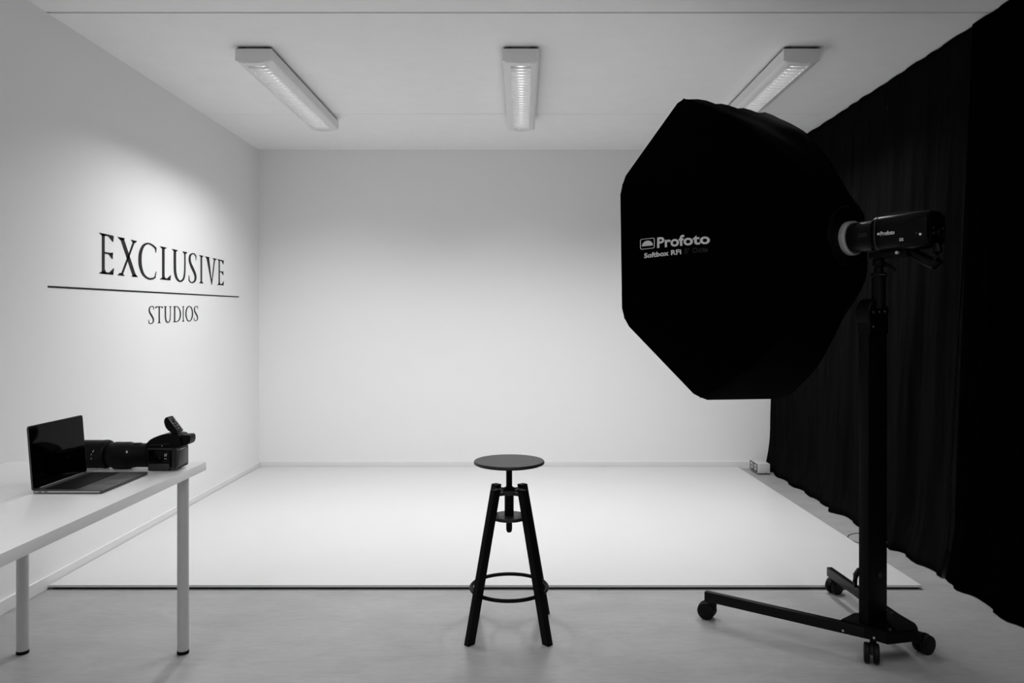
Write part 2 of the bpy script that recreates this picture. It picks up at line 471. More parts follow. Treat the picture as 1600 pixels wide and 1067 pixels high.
def word(spec, top, bot, name, parent):
    mb = MB()
    for ch, x0, x1 in spec:
        hgt = bot((x0 + x1) / 2) - top((x0 + x1) / 2)
        for poly in glyph(ch, (x1 - x0) / hgt):
            fr, bk = [], []
            for gx, gy in poly:
                px = x0 + gx * (x1 - x0); py = bot(px) + (top(px) - bot(px)) * gy
                fr.append(mb.bm.verts.new(wall_pt(px, py, .0015))); bk.append(mb.bm.verts.new(wall_pt(px, py, .0002)))
            mb.bm.faces.new(fr)
            for i in range(len(fr)):
                j = (i + 1) % len(fr); mb.bm.faces.new((fr[i], fr[j], bk[j], bk[i]))
    o = mb.build(name, 'lettering_dark', parent, smooth=0, off=parent.location, normals=False)
    return o
sign = thing('wall_lettering', wall_pt(220, 456, 0), 'black serif lettering and rule on the left wall reading EXCLUSIVE STUDIOS', 'wall sign')
word([('E', 154.6, 177.9), ('X', 183.6, 215), ('C', 216.4, 244.3), ('L', 249.6, 267), ('U', 268.5, 291.2), ('S', 294.4, 306.8), ('I', 311, 317.8), ('V', 320.3, 338.3), ('E', 339.5, 349.6)],
     lambda x: 363.4 + .224 * (x - 155), lambda x: 427.3 + .0962 * (x - 155), 'word_lettering', sign)
word([('S', 231.8, 240.6), ('T', 242.5, 254.3), ('U', 256, 267.2), ('D', 270.5, 282.6), ('I', 284.4, 287.8), ('O', 289.4, 301.6), ('S', 302.6, 309.3)],
     lambda x: 478.4, lambda x: 505.5 - .064 * (x - 236), 'small_word_lettering', sign)
rl = MB()
A, B, C_, D_ = (74.5, 446.3), (373, 463.0), (373, 464.7), (74.5, 449.4)
fr = [rl.bm.verts.new(wall_pt(*p)) for p in (A, B, C_, D_)]; bk = [rl.bm.verts.new(wall_pt(*p, .0002)) for p in (A, B, C_, D_)]
rl.bm.faces.new(fr)
for i in range(4): rl.bm.faces.new((fr[i], fr[(i + 1) % 4], bk[(i + 1) % 4], bk[i]))
rl.build('rule_line', 'lettering_dark', sign, smooth=0, off=sign.location, normals=False)

# ------------------------------------------------------------------ curtains
def curtain(name, y0, y1, xt, label, seed, cloth_m='velvet'):
    rnd = random.Random(seed)
    mb = MB()
    ny, nz = int((y1 - y0) / .012), 60
    folds = []
    y = y0 - .2
    while y < y1 + .2:
        w = rnd.uniform(.13, .30); folds.append((y, w, rnd.uniform(.5, 1.0), rnd.uniform(-.05, .05))); y += w
    def disp(y, z):
        k = 0; t = z / H
        yy = y
        for i, (fy, w, amp, sl) in enumerate(folds):
            s_ = fy + sl * (1 - t) * 2.0
            ww = w
            d = (yy - s_ - ww / 2) / (ww * .5)
            if abs(d) < 1.6:
                k += amp * (math.exp(-d * d * 2.4) + .30 * math.exp(-(d - .55) ** 2 * 40) + .22 * math.exp(-(d + .35) ** 2 * 60))
        return k
    grid = []
    for j in range(nz + 1):
        z = .004 + (H - .010) * j / nz
        t = z / H
        row = []
        for i in range(ny + 1):
            yy = y0 + (y1 - y0) * i / ny
            base = xt + .0 - .10 * (1 - t) ** 1.3
            flare = -.045 * max(0, 1 - z / .30) ** 1.6
            amp = .012 + .058 * (1 - t) ** .6 * (1 - .55 * (1 - t) ** 5)
            x = base + flare - amp * disp(yy, z) + .020
            x += .006 * math.sin(yy * 9 + z * 3) * (1 - t)
            x = max(x, 2.07)
            x = min(x, XR - .02)
            row.append(mb.bm.verts.new((x, yy, z + .012 * math.sin(yy * 7 + seed) * max(0, 1 - z / .2) * 0)))
        grid.append(row)
    for j in range(nz):
        for i in range(ny):
            mb.bm.faces.new((grid[j][i], grid[j][i + 1], grid[j + 1][i + 1], grid[j + 1][i]))
    o = mb.build(name, cloth_m, None, smooth=180, normals=False)
    sol = o.modifiers.new('thickness', 'SOLIDIFY'); sol.thickness = .004; sol.offset = 1
    return tag(o, label, 'curtain', 'black curtains along the right side')
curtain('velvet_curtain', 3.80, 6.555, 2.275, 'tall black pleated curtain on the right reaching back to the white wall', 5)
curtain('velvet_curtain', -.6, 3.785, 2.262, 'black curtain at the right edge, hanging nearest the viewer, of blacker cloth', 11, 'molton')  # cloth itself is blacker than the far curtain's

# ------------------------------------------------------------------ wooden stool
sx, sy = -.0555, 3.178
st = thing('swivel_stool', (sx, sy, 0), 'black round-seated swivel stool with four splayed wooden legs in the middle', 'stool')
MB().lathe([(.001, .699), (.142, .699), (.1485, .702), (.150, .706), (.1495, .711), (.147, .714), (.001, .7145)], n=64, cap=False).build('seat', 'stool_seat', st)
MB().lathe([(.016, .672), (.020, .676), (.020, .684), (.015, .688), (.030, .692), (.030, .6988)], n=24).build('seat_collar', 'stool_black', st)
sp = MB(); pr = []
z = .425
pr = [(.003, .4085), (.009, .411), (.012, .417), (.0125, .425)]
while z < .675:
    pr += [(.0125, z), (.0138, z + .002), (.0125, z + .004)]; z += .006
sp.lathe(pr + [(.0125, .68)], n=20).build('screw_spindle', 'stool_black', st)
MB().lathe([(.018, .468), (.0195, .472), (.0195, .575), (.026, .580), (.026, .597), (.018, .602)], n=28).build('threaded_sleeve', 'stool_black', st)
MB().lathe([(.02, .4685), (.072, .4685), (.074, .471), (.074, .480), (.072, .4825), (.02, .4825)], n=48).build('lower_disc', 'stool_seat', st)
# cross-shaped top bracket
tb = MB(); n = 64; poly = []
for k in range(n):
    a = 2 * math.pi * k / n
    rr = .052 + .026 * max(0, math.cos(4 * (a - math.pi / 4))) ** 1.0
    poly.append((rr * math.cos(a), rr * math.sin(a)))
tb.prism(poly, .576, .589)
tb.torus((0, 0, .589), .038, .004, 40, 8)
tb.build('top_bracket', 'stool_seat', st)
for qx, qy in ((-1, -1), (1, -1), (1, 1), (-1, 1)):
    rad = Vector((qx, qy, 0)).normalized(); tan = Vector((-rad.y, rad.x, 0))
    mb = MB()
    def sec(cn, z, dr=.037, dt=.028):
        c = Vector((qx * cn, qy * cn, z))
        return [mb.bm.verts.new(c + rad * a * dr / 2 + tan * b * dt / 2) for a, b in ((-1, -1), (1, -1), (1, 1), (-1, 1))]
    s0, s1 = sec(.1575, 0), sec(.0555, .603)
    for v in s1:   # top end cut square to the leg
        v.co.z += 0
    for i in range(4): mb.bm.faces.new((s0[i], s0[(i + 1) % 4], s1[(i + 1) % 4], s1[i]))
    mb.bm.faces.new(s0[::-1]); mb.bm.faces.new(s1)
    bmesh.ops.bevel(mb.bm, geom=list(mb.bm.edges), offset=.0018, segments=2, affect='EDGES')
    mb.build('leg', 'stool_black', st)
MB().torus((0, 0, .178), .161, .0078, 96, 12).build('foot_ring', 'stool_black', st)

# ------------------------------------------------------------------ table
TZ = .73
tx0, tx1, ty0, ty1 = -2.098, -1.294, 1.56, 3.066
tb = thing('table', ((tx0 + tx1) / 2, (ty0 + ty1) / 2, 0), 'plain white table with grey tubular legs along the left wall', 'table')
to = tb.location
top = MB().box((tx0, ty0, TZ - .034), (tx1, ty1, TZ), bev=.0012).build('tabletop', 'table_white', tb, off=to)
for lx, ly in ((-1.965, 2.945), (-1.334, 2.945), (-1.965, 1.68), (-1.334, 1.68)):
    lg = MB().lathe([(.0205, .012), (.0215, .014), (.0215, TZ - .038), (.0215, TZ - .037)], Matrix.Translation((lx, ly, 0)), n=32)
    lg.lathe([(.0215, TZ - .038), (.0215, TZ - .034)], Matrix.Translation((lx, ly, 0)), n=32)
    lg = lg.build('leg', 'leg_grey', tb, off=to)
    MB().lathe([(.018, 0), (.0225, .001), (.0225, .012), (.0215, .013)], Matrix.Translation((lx, ly, 0)), n=32).build('foot_cap', 'rubber', lg, off=to)

# ------------------------------------------------------------------ laptop
lp = thing('laptop', (-1.52, 2.655, TZ), 'open dark grey laptop standing on the white table', 'laptop')
lo = lp.location
bx0, bx1, by0, by1 = -1.632, -1.402, 2.497, 2.806
bz = TZ + .0015
base = MB().box((bx0, by0, bz), (bx1, by1, bz + .0105), bev=.003, seg=3).build('base', 'laptop', lp, off=lo)
MB().box((bx0 + .004, by0 - .0004, bz + .0030), (bx1 - .006, by0 + .004, bz + .0085)).build('side_edge', 'laptop_edge', base, off=lo, smooth=0)
for yy in (0,):
    for k in range(2):
        MB().box((bx0 + .018 + k * .020, by0 - .0008, bz + .0038), (bx0 + .029 + k * .020, by0 + .003, bz + .0070), bev=.001).build('port', 'void', base, off=lo)
kb = MB(); kx0, kx1 = bx0 + .028, bx0 + .130
kb.box((kx0 - .004, by0 + .020, bz + .0103), (kx1 + .004, by1 - .020, bz + .0108))
rows = 6; kh = (kx1 - kx0) / rows
for r_ in range(rows):
    n = 14 if r_ < 5 else 9
    W = (by1 - by0 - .044) / n
    for k in range(n):
        y_ = by0 + .022 + W * k
        kb.box((kx0 + kh * r_ + .001, y_ + .001, bz + .0106), (kx0 + kh * (r_ + 1) - .001, y_ + W - .001, bz + .0120))
kb.build('keyboard', 'keys', base, off=lo, smooth=0)
MB().box((bx0 + .142, by0 + .095, bz + .0103), (bx1 - .008, by1 - .085, bz + .0109), bev=.0002).build('trackpad', 'laptop', base, off=lo)
MB().cyl((bx0 + .004, by0 + .03, bz + .0105), (bx0 + .004, by1 - .03, bz + .0105), .0040, 16).build('hinge', 'laptop', base, off=lo)
# lid leaning back a few degrees
tilt = math.radians(4.5)
lm = Matrix.Translation((bx0 + .001, 0, bz + .0085)) @ Matrix.Rotation(-tilt, 4, 'Y')
def rrect(y0, y1, z0, z1, r, n=6):
    out = []
    for cy, cz, a0 in ((y1 - r, z1 - r, 0), (y0 + r, z1 - r, 90), (y0 + r, z0 + r, 180), (y1 - r, z0 + r, 270)):
        for k in range(n + 1):
            a = math.radians(a0 + 90 * k / n); out.append((cy + r * math.cos(a), cz + r * math.sin(a)))
    return out
YZX = Matrix(((0, 0, 1, 0), (1, 0, 0, 0), (0, 1, 0, 0), (0, 0, 0, 1)))
lid = MB().prism(rrect(by0, by1, 0, .2155, .009), -.0055, 0, lm @ YZX).build('lid', 'laptop', lp, off=lo)
MB().prism(rrect(by0 + .0018, by1 - .0018, .006, .2137, .008), .0, .0006, lm @ YZX).build('screen', 'screen', lid, off=lo)

# ------------------------------------------------------------------ medium format camera, lying along the far end of the table
cm = thing('photo_camera', (-1.40, 2.92, TZ), 'black medium format photo camera with long lens on the table behind the laptop', 'camera')
co = cm.location
bd = MB().box((-1.437, 2.872, TZ + .002), (-1.352, 2.985, TZ + .088), bev=.004).build('body', 'cam_black', cm, off=co)
MB().box((-1.432, 2.8695, TZ + .032), (-1.358, 2.8735, TZ + .080), bev=.0015).build('side_panel', 'cam_gloss', bd, off=co)
MB().box((-1.434, 2.8697, TZ + .005), (-1.354, 2.8735, TZ + .029), bev=.001).build('lower_side_plate', 'cam_grey', bd, off=co)
MB().box((-1.436, 2.870, TZ + .083), (-1.345, 2.8735, TZ + .089), bev=.001).build('side_trim', 'cam_grey', bd, off=co)
# tapered digital back
dbm = MB()
def frust(mb, x0, x1, a, b, bev=.003):
    """a, b = (y0,y1,z0,z1) at x0 and x1"""
    v0 = [mb.bm.verts.new((x0, y, z)) for y, z in ((a[0], a[2]), (a[1], a[2]), (a[1], a[3]), (a[0], a[3]))]
    v1 = [mb.bm.verts.new((x1, y, z)) for y, z in ((b[0], b[2]), (b[1], b[2]), (b[1], b[3]), (b[0], b[3]))]
    fs = [mb.bm.faces.new(v0[::-1]), mb.bm.faces.new(v1)]
    for i in range(4): fs.append(mb.bm.faces.new((v0[i], v0[(i + 1) % 4], v1[(i + 1) % 4], v1[i])))
    if bev: bmesh.ops.bevel(mb.bm, geom=list({e for f in fs for e in f.edges}), offset=bev, segments=2, affect='EDGES')
frust(dbm, -1.353, -1.322, (2.871, 2.980, TZ + .004, TZ + .088), (2.862, 2.968, TZ + .010, TZ + .087))
db_ = dbm.build('digital_back', 'cam_grey', cm, off=co)
MB().box((-1.350, 2.8675, TZ + .016), (-1.333, 2.870, TZ + .080), bev=.0008).build('back_side_panel', 'cam_gloss', db_, off=co)
MB().box((-1.3225, 2.872, TZ + .020), (-1.3195, 2.958, TZ + .078), bev=.001).build('rear_screen', 'cam_grey', db_, off=co)
vb = MB()
for k in range(9): vb.box((-1.3222, 2.870 + k * .010, TZ + .0105), (-1.3195, 2.876 + k * .010, TZ + .0135))
vb.build('rear_buttons', 'cam_black', db_, off=co, smooth=0)
vb = MB().box((-1.3215, 2.885, TZ + .080), (-1.3185, 2.93, TZ + .082)).build('rear_catch', 'steel', db_, off=co, smooth=0)
# emblem: italic H and a dash
em = MB()
ex, ez = -1.3715, TZ + .056
for dx in (0, .0062): em.bm.faces.new([em.bm.verts.new(p) for p in ((ex + dx, 2.8690, ez), (ex + dx + .0012, 2.8690, ez), (ex + dx + .0034, 2.8690, ez + .013), (ex + dx + .0022, 2.8690, ez + .013))])
em.bm.faces.new([em.bm.verts.new(p) for p in ((ex + .001, 2.8690, ez + .0055), (ex + .008, 2.8690, ez + .0055), (ex + .008, 2.8690, ez + .007), (ex + .001, 2.8690, ez + .007))])
em.bm.faces.new([em.bm.verts.new(p) for p in ((ex - .001, 2.8690, ez - .008), (ex + .009, 2.8690, ez - .008), (ex + .009, 2.8690, ez - .0065), (ex - .001, 2.8690, ez - .0065))])
em.build('emblem', 'print_grey', bd, off=co, smooth=0)
MB().cyl((-1.389, 2.8700, TZ + .052), (-1.389, 2.868, TZ + .052), .0028, 12).build('side_button', 'cam_grey', bd, off=co)
# finder housing, a sloped hump
def px2(px, py, D): return (( px - VX) * D / F, CAMH - (py - VY) * D / F)
hump = [px2(a, b, 2.90) for a, b in ((229, 701), (230, 692.5), (236, 687), (240, 684), (251.5, 679.3), (262, 677.3), (279, 678), (283, 680), (284, 694), (288, 695), (280, 700))]
XZY = Matrix(((1, 0, 0, 0), (0, 0, 1, 0), (0, 1, 0, 0), (0, 0, 0, 1)))
fb = MB().prism(hump, 2.886, 2.966, XZY, bev=.004).build('finder', 'cam_black', cm, off=co)
eye = [px2(a, b, 2.90) for a, b in ((281, 680), (295.5, 679.5), (297, 682), (297, 690), (294, 694.5), (288, 695.5), (281, 694))]
ep = MB().prism(eye, 2.898, 2.952, XZY, bev=.003).build('eyepiece', 'cam_black', fb, off=co)
MB().box((-1.2995, 2.907, TZ + .103), (-1.2975, 2.943, TZ + .124), bev=.001).build('eyepiece_glass', 'cam_gloss', ep, off=co)
MB().bar((-1.437, 2.8835, TZ + .098), (-1.36, 2.8835, TZ + .103), .002, .002).build('finder_seam', 'cam_grey', fb, off=co, smooth=0)
MB().cyl((-1.388, 2.886, TZ + .095), (-1.388, 2.884, TZ + .095), .0022, 10).build('finder_screw', 'steel', fb, off=co)
# lens along -x
def xlathe(prof, y, z, n=40):
    mb = MB(); mt = Matrix.Translation((0, y, z)) @ Matrix(((0, 0, 1, 0), (1, 0, 0, 0), (0, 1, 0, 0), (0, 0, 0, 1)))
    return mb.lathe([(r, x) for r, x in prof], mt, n)
LY, LZ = 2.930, TZ + .0515
lens = xlathe([(.030, -1.616), (.044, -1.612), (.0500, -1.595), (.0508, -1.57), (.0508, -1.545), (.0498, -1.528), (.0478, -1.524), (.0478, -1.515), (.047, -1.512), (.0462, -1.508), (.0462, -1.452), (.044, -1.450), (.044, -1.436)], LY, LZ).build('lens', 'cam_black', cm, off=co)
xlathe([(.0512, -1.593), (.0518, -1.590), (.0518, -1.535), (.0512, -1.532)], LY, LZ).build('focus_ring', 'rubber', lens, off=co)
ml = MB()
ml.box((-1.5250, LY - .0486, TZ + .068), (-1.5205, LY - .0440, TZ + .076), bev=.001).build('lens_index_mark', 'print_grey', lens, off=co)
MB().box((-1.516, LY - .012, LZ + .0455), (-1.490, LY + .006, LZ + .0490), bev=.001).build('scale_window', 'cam_grey', lens, off=co)
hood = xlathe([(.0480, -1.732), (.0545, -1.730), (.0545, -1.640), (.0552, -1.636), (.0552, -1.622), (.053, -1.616), (.046, -1.612), (.044, -1.612), (.044, -1.60)], LY, TZ + .056).build('lens_hood', 'cam_black', cm, off=co)
MB().bar((-1.6555, LY - .0535, TZ + .045), (-1.6555, LY - .0535, TZ + .066), .0012, .0015, up=(1, 0, 0)).build('hood_mark', 'print_grey', hood, off=co, smooth=0)
MB().bar((-1.651, LY - .053, TZ + .072), (-1.647, LY - .0515, TZ + .080), .0015, .0015, up=(1, 0, 0)).build('hood_mark', 'print_grey', hood, off=co, smooth=0)

# radio trigger standing tilted on the finder's shoe
ang = math.atan2(.060, .045)
tdir = Vector((math.cos(-ang), 0, math.sin(-ang)))                 # down the slab
tnor = Vector((math.sin(ang), 0, math.cos(ang)))                   # out of its keypad
tm = Matrix.Translation((-1.353, 2.918, TZ + .176)) @ Matrix((tdir, Vector((0, 1, 0)), tnor)).transposed().to_4x4()
# keep right handed
if tm.to_3x3().determinant() < 0:
    tm = Matrix.Translation((-1.353, 2.918, TZ + .176)) @ Matrix((tdir, Vector((0, -1, 0)), tnor)).transposed().to_4x4()
tr = thing('flash_trigger', None, 'small black radio trigger with keypad tilted up on top of the camera', 'remote trigger', mtx=tm)
n = 12
prof = [(-.037, 0), (.037, 0)] + [(.037 * math.cos(math.pi * k / n), -.026 * math.sin(math.pi * k / n) ** .8) for k in range(1, n)]
MB().prism(prof, -.026, .026, XZY, bev=.002).build('body', 'cam_black', tr)
MB().box((-.034, -.023, .0), (.034, .023, .0018), bev=.0008).build('keypad', 'cam_grey', tr)
MB().box((-.022, -.014, .0018), (-.004, .010, .0024)).build('display', 'cam_gloss', tr, smooth=0)
for bx, by in ((.004, -.014), (.004, -.002), (.004, .010), (.016, -.014), (.016, -.002), (.016, .010), (.027, -.010), (.027, .006), (-.029, -.012), (-.029, .010)):
    MB().box((bx - .0035, by - .004, .0016), (bx + .0035, by + .004, .0034), bev=.0008).build('button', 'cam_black', tr)
for bx, by in ((-.010, .013), (.022, -.006), (.010, .004)):
    MB().box((bx - .0022, by - .0015, .0034), (bx + .0022, by + .0015, .0037)).build('icon', 'print_grey', tr, smooth=0)
MB().cyl((.014, 0, -.020), (.0335, 0, -.029), .009, 14).build('foot', 'cam_black', tr)

# ------------------------------------------------------------------ octagonal softbox
SU = Vector((0.86112, 0.50788, 0.02298)); SD = Vector((-0.50689, 0.86117, -0.03799)); SV = SU.cross(SD)
SA = Vector((1.3136, 3.0176, 1.6496))
def frame(o, x, y, z): return Matrix.Translation(o) @ Matrix((x, y, z)).transposed().to_4x4()
SM = frame(SA, SU, SD, SV)
sb = thing('octagonal_softbox', None, 'huge black octagonal softbox seen from behind, mounted on the studio flash', 'softbox', mtx=SM)
DEP = .595
PR = [(0, .755), (.10, .722), (.25, .66), (.40, .59), (.55, .497), (.70, .39), (.82, .29), (.92, .195), (1, .12)]
def rad_at(t):
    t = min(max(t, 0), 1)
    for (a, ra), (b, rb) in zip(PR, PR[1:]):
        if t <= b: return ra + (rb - ra) * (t - a) / (b - a)
    return PR[-1][1]
def sm_rad(t): return (rad_at(t - .03) + rad_at(t) * 2 + rad_at(t + .03)) / 4 if .03 < t < .97 else rad_at(t)
# fine in-plane offsets of the rim corners (the cloth is pulled unevenly), local angle order 22.5 + 45k
RIM = {0: (0, 0), 1: (-.0050, -.0083), 2: (-.0128, .0062), 3: (.0198, -.0077), 4: (-.0005, -.0096), 5: (.0110, .0257), 6: (.0059, -.0122), 7: (0, 0)}
def cloth(t, ang, off=0.0):
    """point of the cover; ang in degrees"""
    k = math.floor((ang - 22.5) / 45.0); a0 = 22.5 + 45 * k
    f = (ang - a0) / 45.0
    r_ = sm_rad(t)
    p0 = Vector((math.cos(math.radians(a0)), math.sin(math.radians(a0)))) * r_
    p1 = Vector((math.cos(math.radians(a0 + 45)), math.sin(math.radians(a0 + 45)))) * r_
    rnd_ = .06                                                     # rounded corner over the rod
    fade = 1 - min(max(t, 0), 1)
    p0 = p0 + Vector(RIM[int(k) % 8]) * fade; p1 = p1 + Vector(RIM[(int(k) + 1) % 8]) * fade
    p = p0.lerp(p1, f)
    m_ = (p0 + p1) / 2; n_ = m_.normalized()
    e = min(f, 1 - f)
    p -= n_ * 0
    if e < rnd_:
        p *= 1 - .018 * (1 - e / rnd_) ** 2 * (1 - .6 * t)
    sag = .010 * math.sin(math.pi * f) * math.sin(math.pi * min(t, 1))
    p -= n_ * sag
    kk = k % 8
    w = .004 * math.sin(9 * f + 11 * t + kk * 2.1) * math.sin(math.pi * f) * math.sin(math.pi * t)
    if kk == 1 and t < .3:   # slack cloth along the upper edge
        w += .006 * math.sin(26 * f) * (1 - t / .3)
    p += n_ * (w + off)
    return Vector((p.x, DEP * (1 - t), p.y))
cv = MB(); NT, NA = 36, 12
rows = []
for j in range(NT + 1):
    t = j / NT
    rows.append([cv.bm.verts.new(cloth(t, 22.5 + 45 * (i / NA))) for i in range(8 * NA)])
# front lip folding inwards
lip1 = [cv.bm.verts.new(Vector((v.co.x * .985, DEP + .006, v.co.z * .985))) for v in rows[0]]
lip2 = [cv.bm.verts.new(Vector((v.co.x * .968, DEP - .03, v.co.z * .968))) for v in rows[0]]
rr = [lip2, lip1] + rows
for a, b in zip(rr, rr[1:]):
    for i in range(8 * NA):
        j = (i + 1) % (8 * NA); cv.bm.faces.new((a[i], b[i], b[j], a[j]))
cv.bm.faces.new(rows[-1])
cover = cv.build('cover', 'softbox', sb, smooth=50)
df = MB(); vs = [df.bm.verts.new(Vector((cloth(0, 22.5 + 45 * i / NA).x * .966, DEP - .03, cloth(0, 22.5 + 45 * i / NA).z * .966))) for i in range(8 * NA)]
df.bm.faces.new(vs)
dfo = df.build('diffuser', 'cloth_white', sb, smooth=0)
s_ = dfo.modifiers.new('thickness', 'SOLIDIFY'); s_.thickness = .002
for k in range(8):                                                 # seams over the rods
    ang = 22.5 + 45 * k
    MB().tube([cloth(t, ang + .001) for t in [i / 24 for i in range(25)]], .0035, 8).build('rod_seam', 'softbox', cover)
# print on the panel
def arc_y(s_mm): return s_mm
def pan(y, w, off=.003):
    t = 1 - y / DEP; r_ = sm_rad(t); apo = r_ * math.cos(math.pi / 8)
    half = r_ * math.sin(math.pi / 8); f = .5 - w / (2 * half)     # +w is up
    c = cloth(t, 157.5 + 45 * f)
    return Vector((c.x - off, y, c.z))
def panel_print(name, m, body, y0, y1, w0a, w1a, w0b, w1b, bold, off, parent, space=1.0):
    vs2, fs = text_mesh(body, 1.0, bold, space)
    mb = MB()
    vv = []
    for gx, gy in vs2:
        y = y0 + (y1 - y0) * gx
        lo_, hi_ = w0a + (w0b - w0a) * gx, w1a + (w1b - w1a) * gx
        vv.append(mb.bm.verts.new(pan(y, lo_ + (hi_ - lo_) * gy, off)))
    for f in fs:
        try: mb.bm.faces.new([vv[i] for i in f])
        except ValueError: pass
    return mb.build(name, m, parent, smooth=0)
panel_print('brand_lettering', 'print_grey', 'Profoto', .457, .2930, -.004, .041, -.005, .040, .030, .0035, cover, 1.02)
panel_print('model_lettering', 'print_grey', 'Softbox RFi', .504, .377, -.041, -.0195, -.038, -.0165, .034, .0035, cover, 1.03)
panel_print('outlined_lettering', 'print_dim', "5' Octa", .368, .301, -.037, -.016, -.035, -.014, .030, .0035, cover, 1.08)
panel_print('outlined_lettering_core', 'softbox', "5' Octa", .3675, .3015, -.036, -.017, -.034, -.015, .004, .0045, cover, 1.08)
# logo: framed half dome
lg = MB()
def lp_(u, v, off=.0035): return pan(.519 - .053 * u, -.0030 + .044 * v, off)
def ringstrip(mb, outer, inner):
    n = len(outer)
    O = [mb.bm.verts.new(lp_(*p)) for p in outer]; I = [mb.bm.verts.new(lp_(*p)) for p in inner]
    for i in range(n):
        j = (i + 1) % n; mb.bm.faces.new((O[i], O[j], I[j], I[i]))
ringstrip(lg, rrect(0, 1, 0, 1, .14, 4), rrect(.05, .95, .05, .95, .10, 4))
lg.bm.faces.new([lg.bm.verts.new(lp_(.5 + .38 * math.cos(math.pi * k / 16), .29 + .50 * math.sin(math.pi * k / 16))) for k in range(17)])
lg.build('logo', 'print_grey', cover, smooth=0)
# speed ring
YM = lambda y: Matrix.Translation((0, y, 0)) @ Matrix(((1, 0, 0, 0), (0, 0, 1, 0), (0, 1, 0, 0), (0, 0, 0, 1)))
MB().lathe([(.070, -.004), (.117, -.004), (.121, 0), (.121, .018), (.070, .018)], YM(0), 48, cap=False).build('speed_ring', 'black', sb)
for k in range(8):
    a = math.radians(22.5 + 45 * k)
    MB().cyl((.104 * math.cos(a), -.012, .104 * math.sin(a)), (.104 * math.cos(a), -.004, .104 * math.sin(a)), .006, 12).build('rod_socket', 'stand_leg', sb)

# ------------------------------------------------------------------ studio flash
fd = Vector((-.5085, .8610, -.010)).normalized(); fu = fd.cross(Vector((0, 0, 1))).normalized(); fv = fu.cross(fd)
FMX = frame(SA + Vector((0, 0, -.012)), fu, fd, fv)
fl = thing('studio_flash', None, 'black cylindrical studio flash head between softbox and column stand', 'flash head', mtx=FMX)
MB().lathe([(.060, -.030), (.0680, -.030), (.0690, -.026), (.0690, -.0045), (.060, -.0045)], YM(0), 48, cap=False).build('front_ring', 'ring_alu', fl)
MB().lathe([(.02, -.150), (.058, -.150), (.0595, -.145), (.0595, -.034), (.058, -.028), (.02, -.028)], YM(0), 48, cap=False).build('front_barrel', 'flash_black', fl)
def supers(y, w, h, n=48, e=3.2, dz=0):
    out = []
    for k in range(n):
        a = 2 * math.pi * k / n; c, s = math.cos(a), math.sin(a)
        out.append(Vector((w * math.copysign(abs(c) ** (2 / e), c), y, dz + h * math.copysign(abs(s) ** (2 / e), s))))
    return out
def loft(secs):
    mb = MB(); R = [[mb.bm.verts.new(p) for p in s] for s in secs]
    for a, b in zip(R, R[1:]):
        n = len(a)
        for i in range(n): mb.bm.faces.new((a[i], a[(i + 1) % n], b[(i + 1) % n], b[i]))
    mb.bm.faces.new(R[0][::-1]); mb.bm.faces.new(R[-1]); return mb
fb = loft([supers(-.135, .050, .050), supers(-.140, .062, .064), supers(-.150, .066, .068), supers(-.30, .066, .070), supers(-.345, .064, .068), supers(-.360, .058, .062), supers(-.364, .050, .055)]).build('housing', 'flash_black', fl)
loft([supers(-.158, .0672, .0690), supers(-.162, .0672, .0692)]).build('front_seam', 'cam_grey', fb)
MB().box((-.030, -.275, .0695), (.030, -.172, .0725), bev=.0015).build('top_highlight', 'cam_grey', fb)  # lighter grey strip stands in for the highlight along the housing top
MB().box((-.046, -.366, -.050), (.046, -.362, .048), bev=.001).build('control_panel', 'cam_gloss', fl)
MB().cyl((0, -.364, -.018), (0, -.378, -.018), .016, 24, bev=.002).build('control_dial', 'flash_black', fl)
for k, (bx, bz_) in enumerate(((-.03, .0), (-.03, -.02), (.03, 0), (.03, -.02))):
    MB().cyl((bx, -.366, bz_), (bx, -.369, bz_), .005, 12).build('button', 'cam_grey', fl)
MB().cyl((-.062, -.340, -.022), (-.0665, -.340, -.022), .0045, 12).build('indicator_light', 'print_grey', fb)
MB().cyl((-.062, -.325, -.016), (-.0665, -.325, -.016), .0022, 10).build('side_button', 'print_dim', fb)
def side_print(name, body, y0, y1, z0, z1, bold, m='print_grey'):
    vs2, fs = text_mesh(body, 1.0, bold); mb = MB()
    vv = [mb.bm.verts.new((-.0672, y0 + (y1 - y0) * gx, z0 + (z1 - z0) * gy)) for gx, gy in vs2]
    for f in fs: mb.bm.faces.new([vv[i] for i in f])
    return mb.build(name, m, fb, smooth=0)
side_print('brand_lettering', 'Profoto', -.186, -.243, -.012, .004, .03)
lgo = MB(); lgo.bm.faces.new([lgo.bm.verts.new((-.0672, -.178 + .006 * math.cos(math.pi * k / 12), -.008 + .009 * math.sin(math.pi * k / 12))) for k in range(13)])
lgo.build('logo', 'print_grey', fb, smooth=0)
side_print('model_lettering', 'D2', -.262, -.277, -.040, -.029, .03)
ic = MB()
for k in range(3):
    y_ = -.088 - .012 * k
    for a, b in (((y_, -.006), (y_ - .008, -.005)), ((y_, .004), (y_ - .008, .005)), ((y_ - .008, -.006), (y_ - .009, .005))):
        ic.bar((-.0600, a[0], a[1]), (-.0600, b[0], b[1] + .0001), .0008, .0010, up=(1, 0, 0))
ic.build('zoom_scale', 'print_dim', fl, smooth=0)
# stand adapter and handle under the housing
MB().box((-.026, -.262, -.092), (.026, -.105, -.066), bev=.006).build('stand_adapter', 'stand_black', fl)
MB().tube([(0, -.268, -.072), (0, -.29, -.092), (0, -.322, -.112), (0, -.352, -.128), (0, -.366, -.118), (0, -.366, -.085), (0, -.36, -.055)],
          [.014, .018, .020, .020, .018, .016, .013], 14).build('carry_handle', 'flash_black', fl)
MB().cyl((-.030, -.232, -.078), (-.040, -.232, -.078), .006, 14).build('umbrella_screw', 'ring_alu', fl)

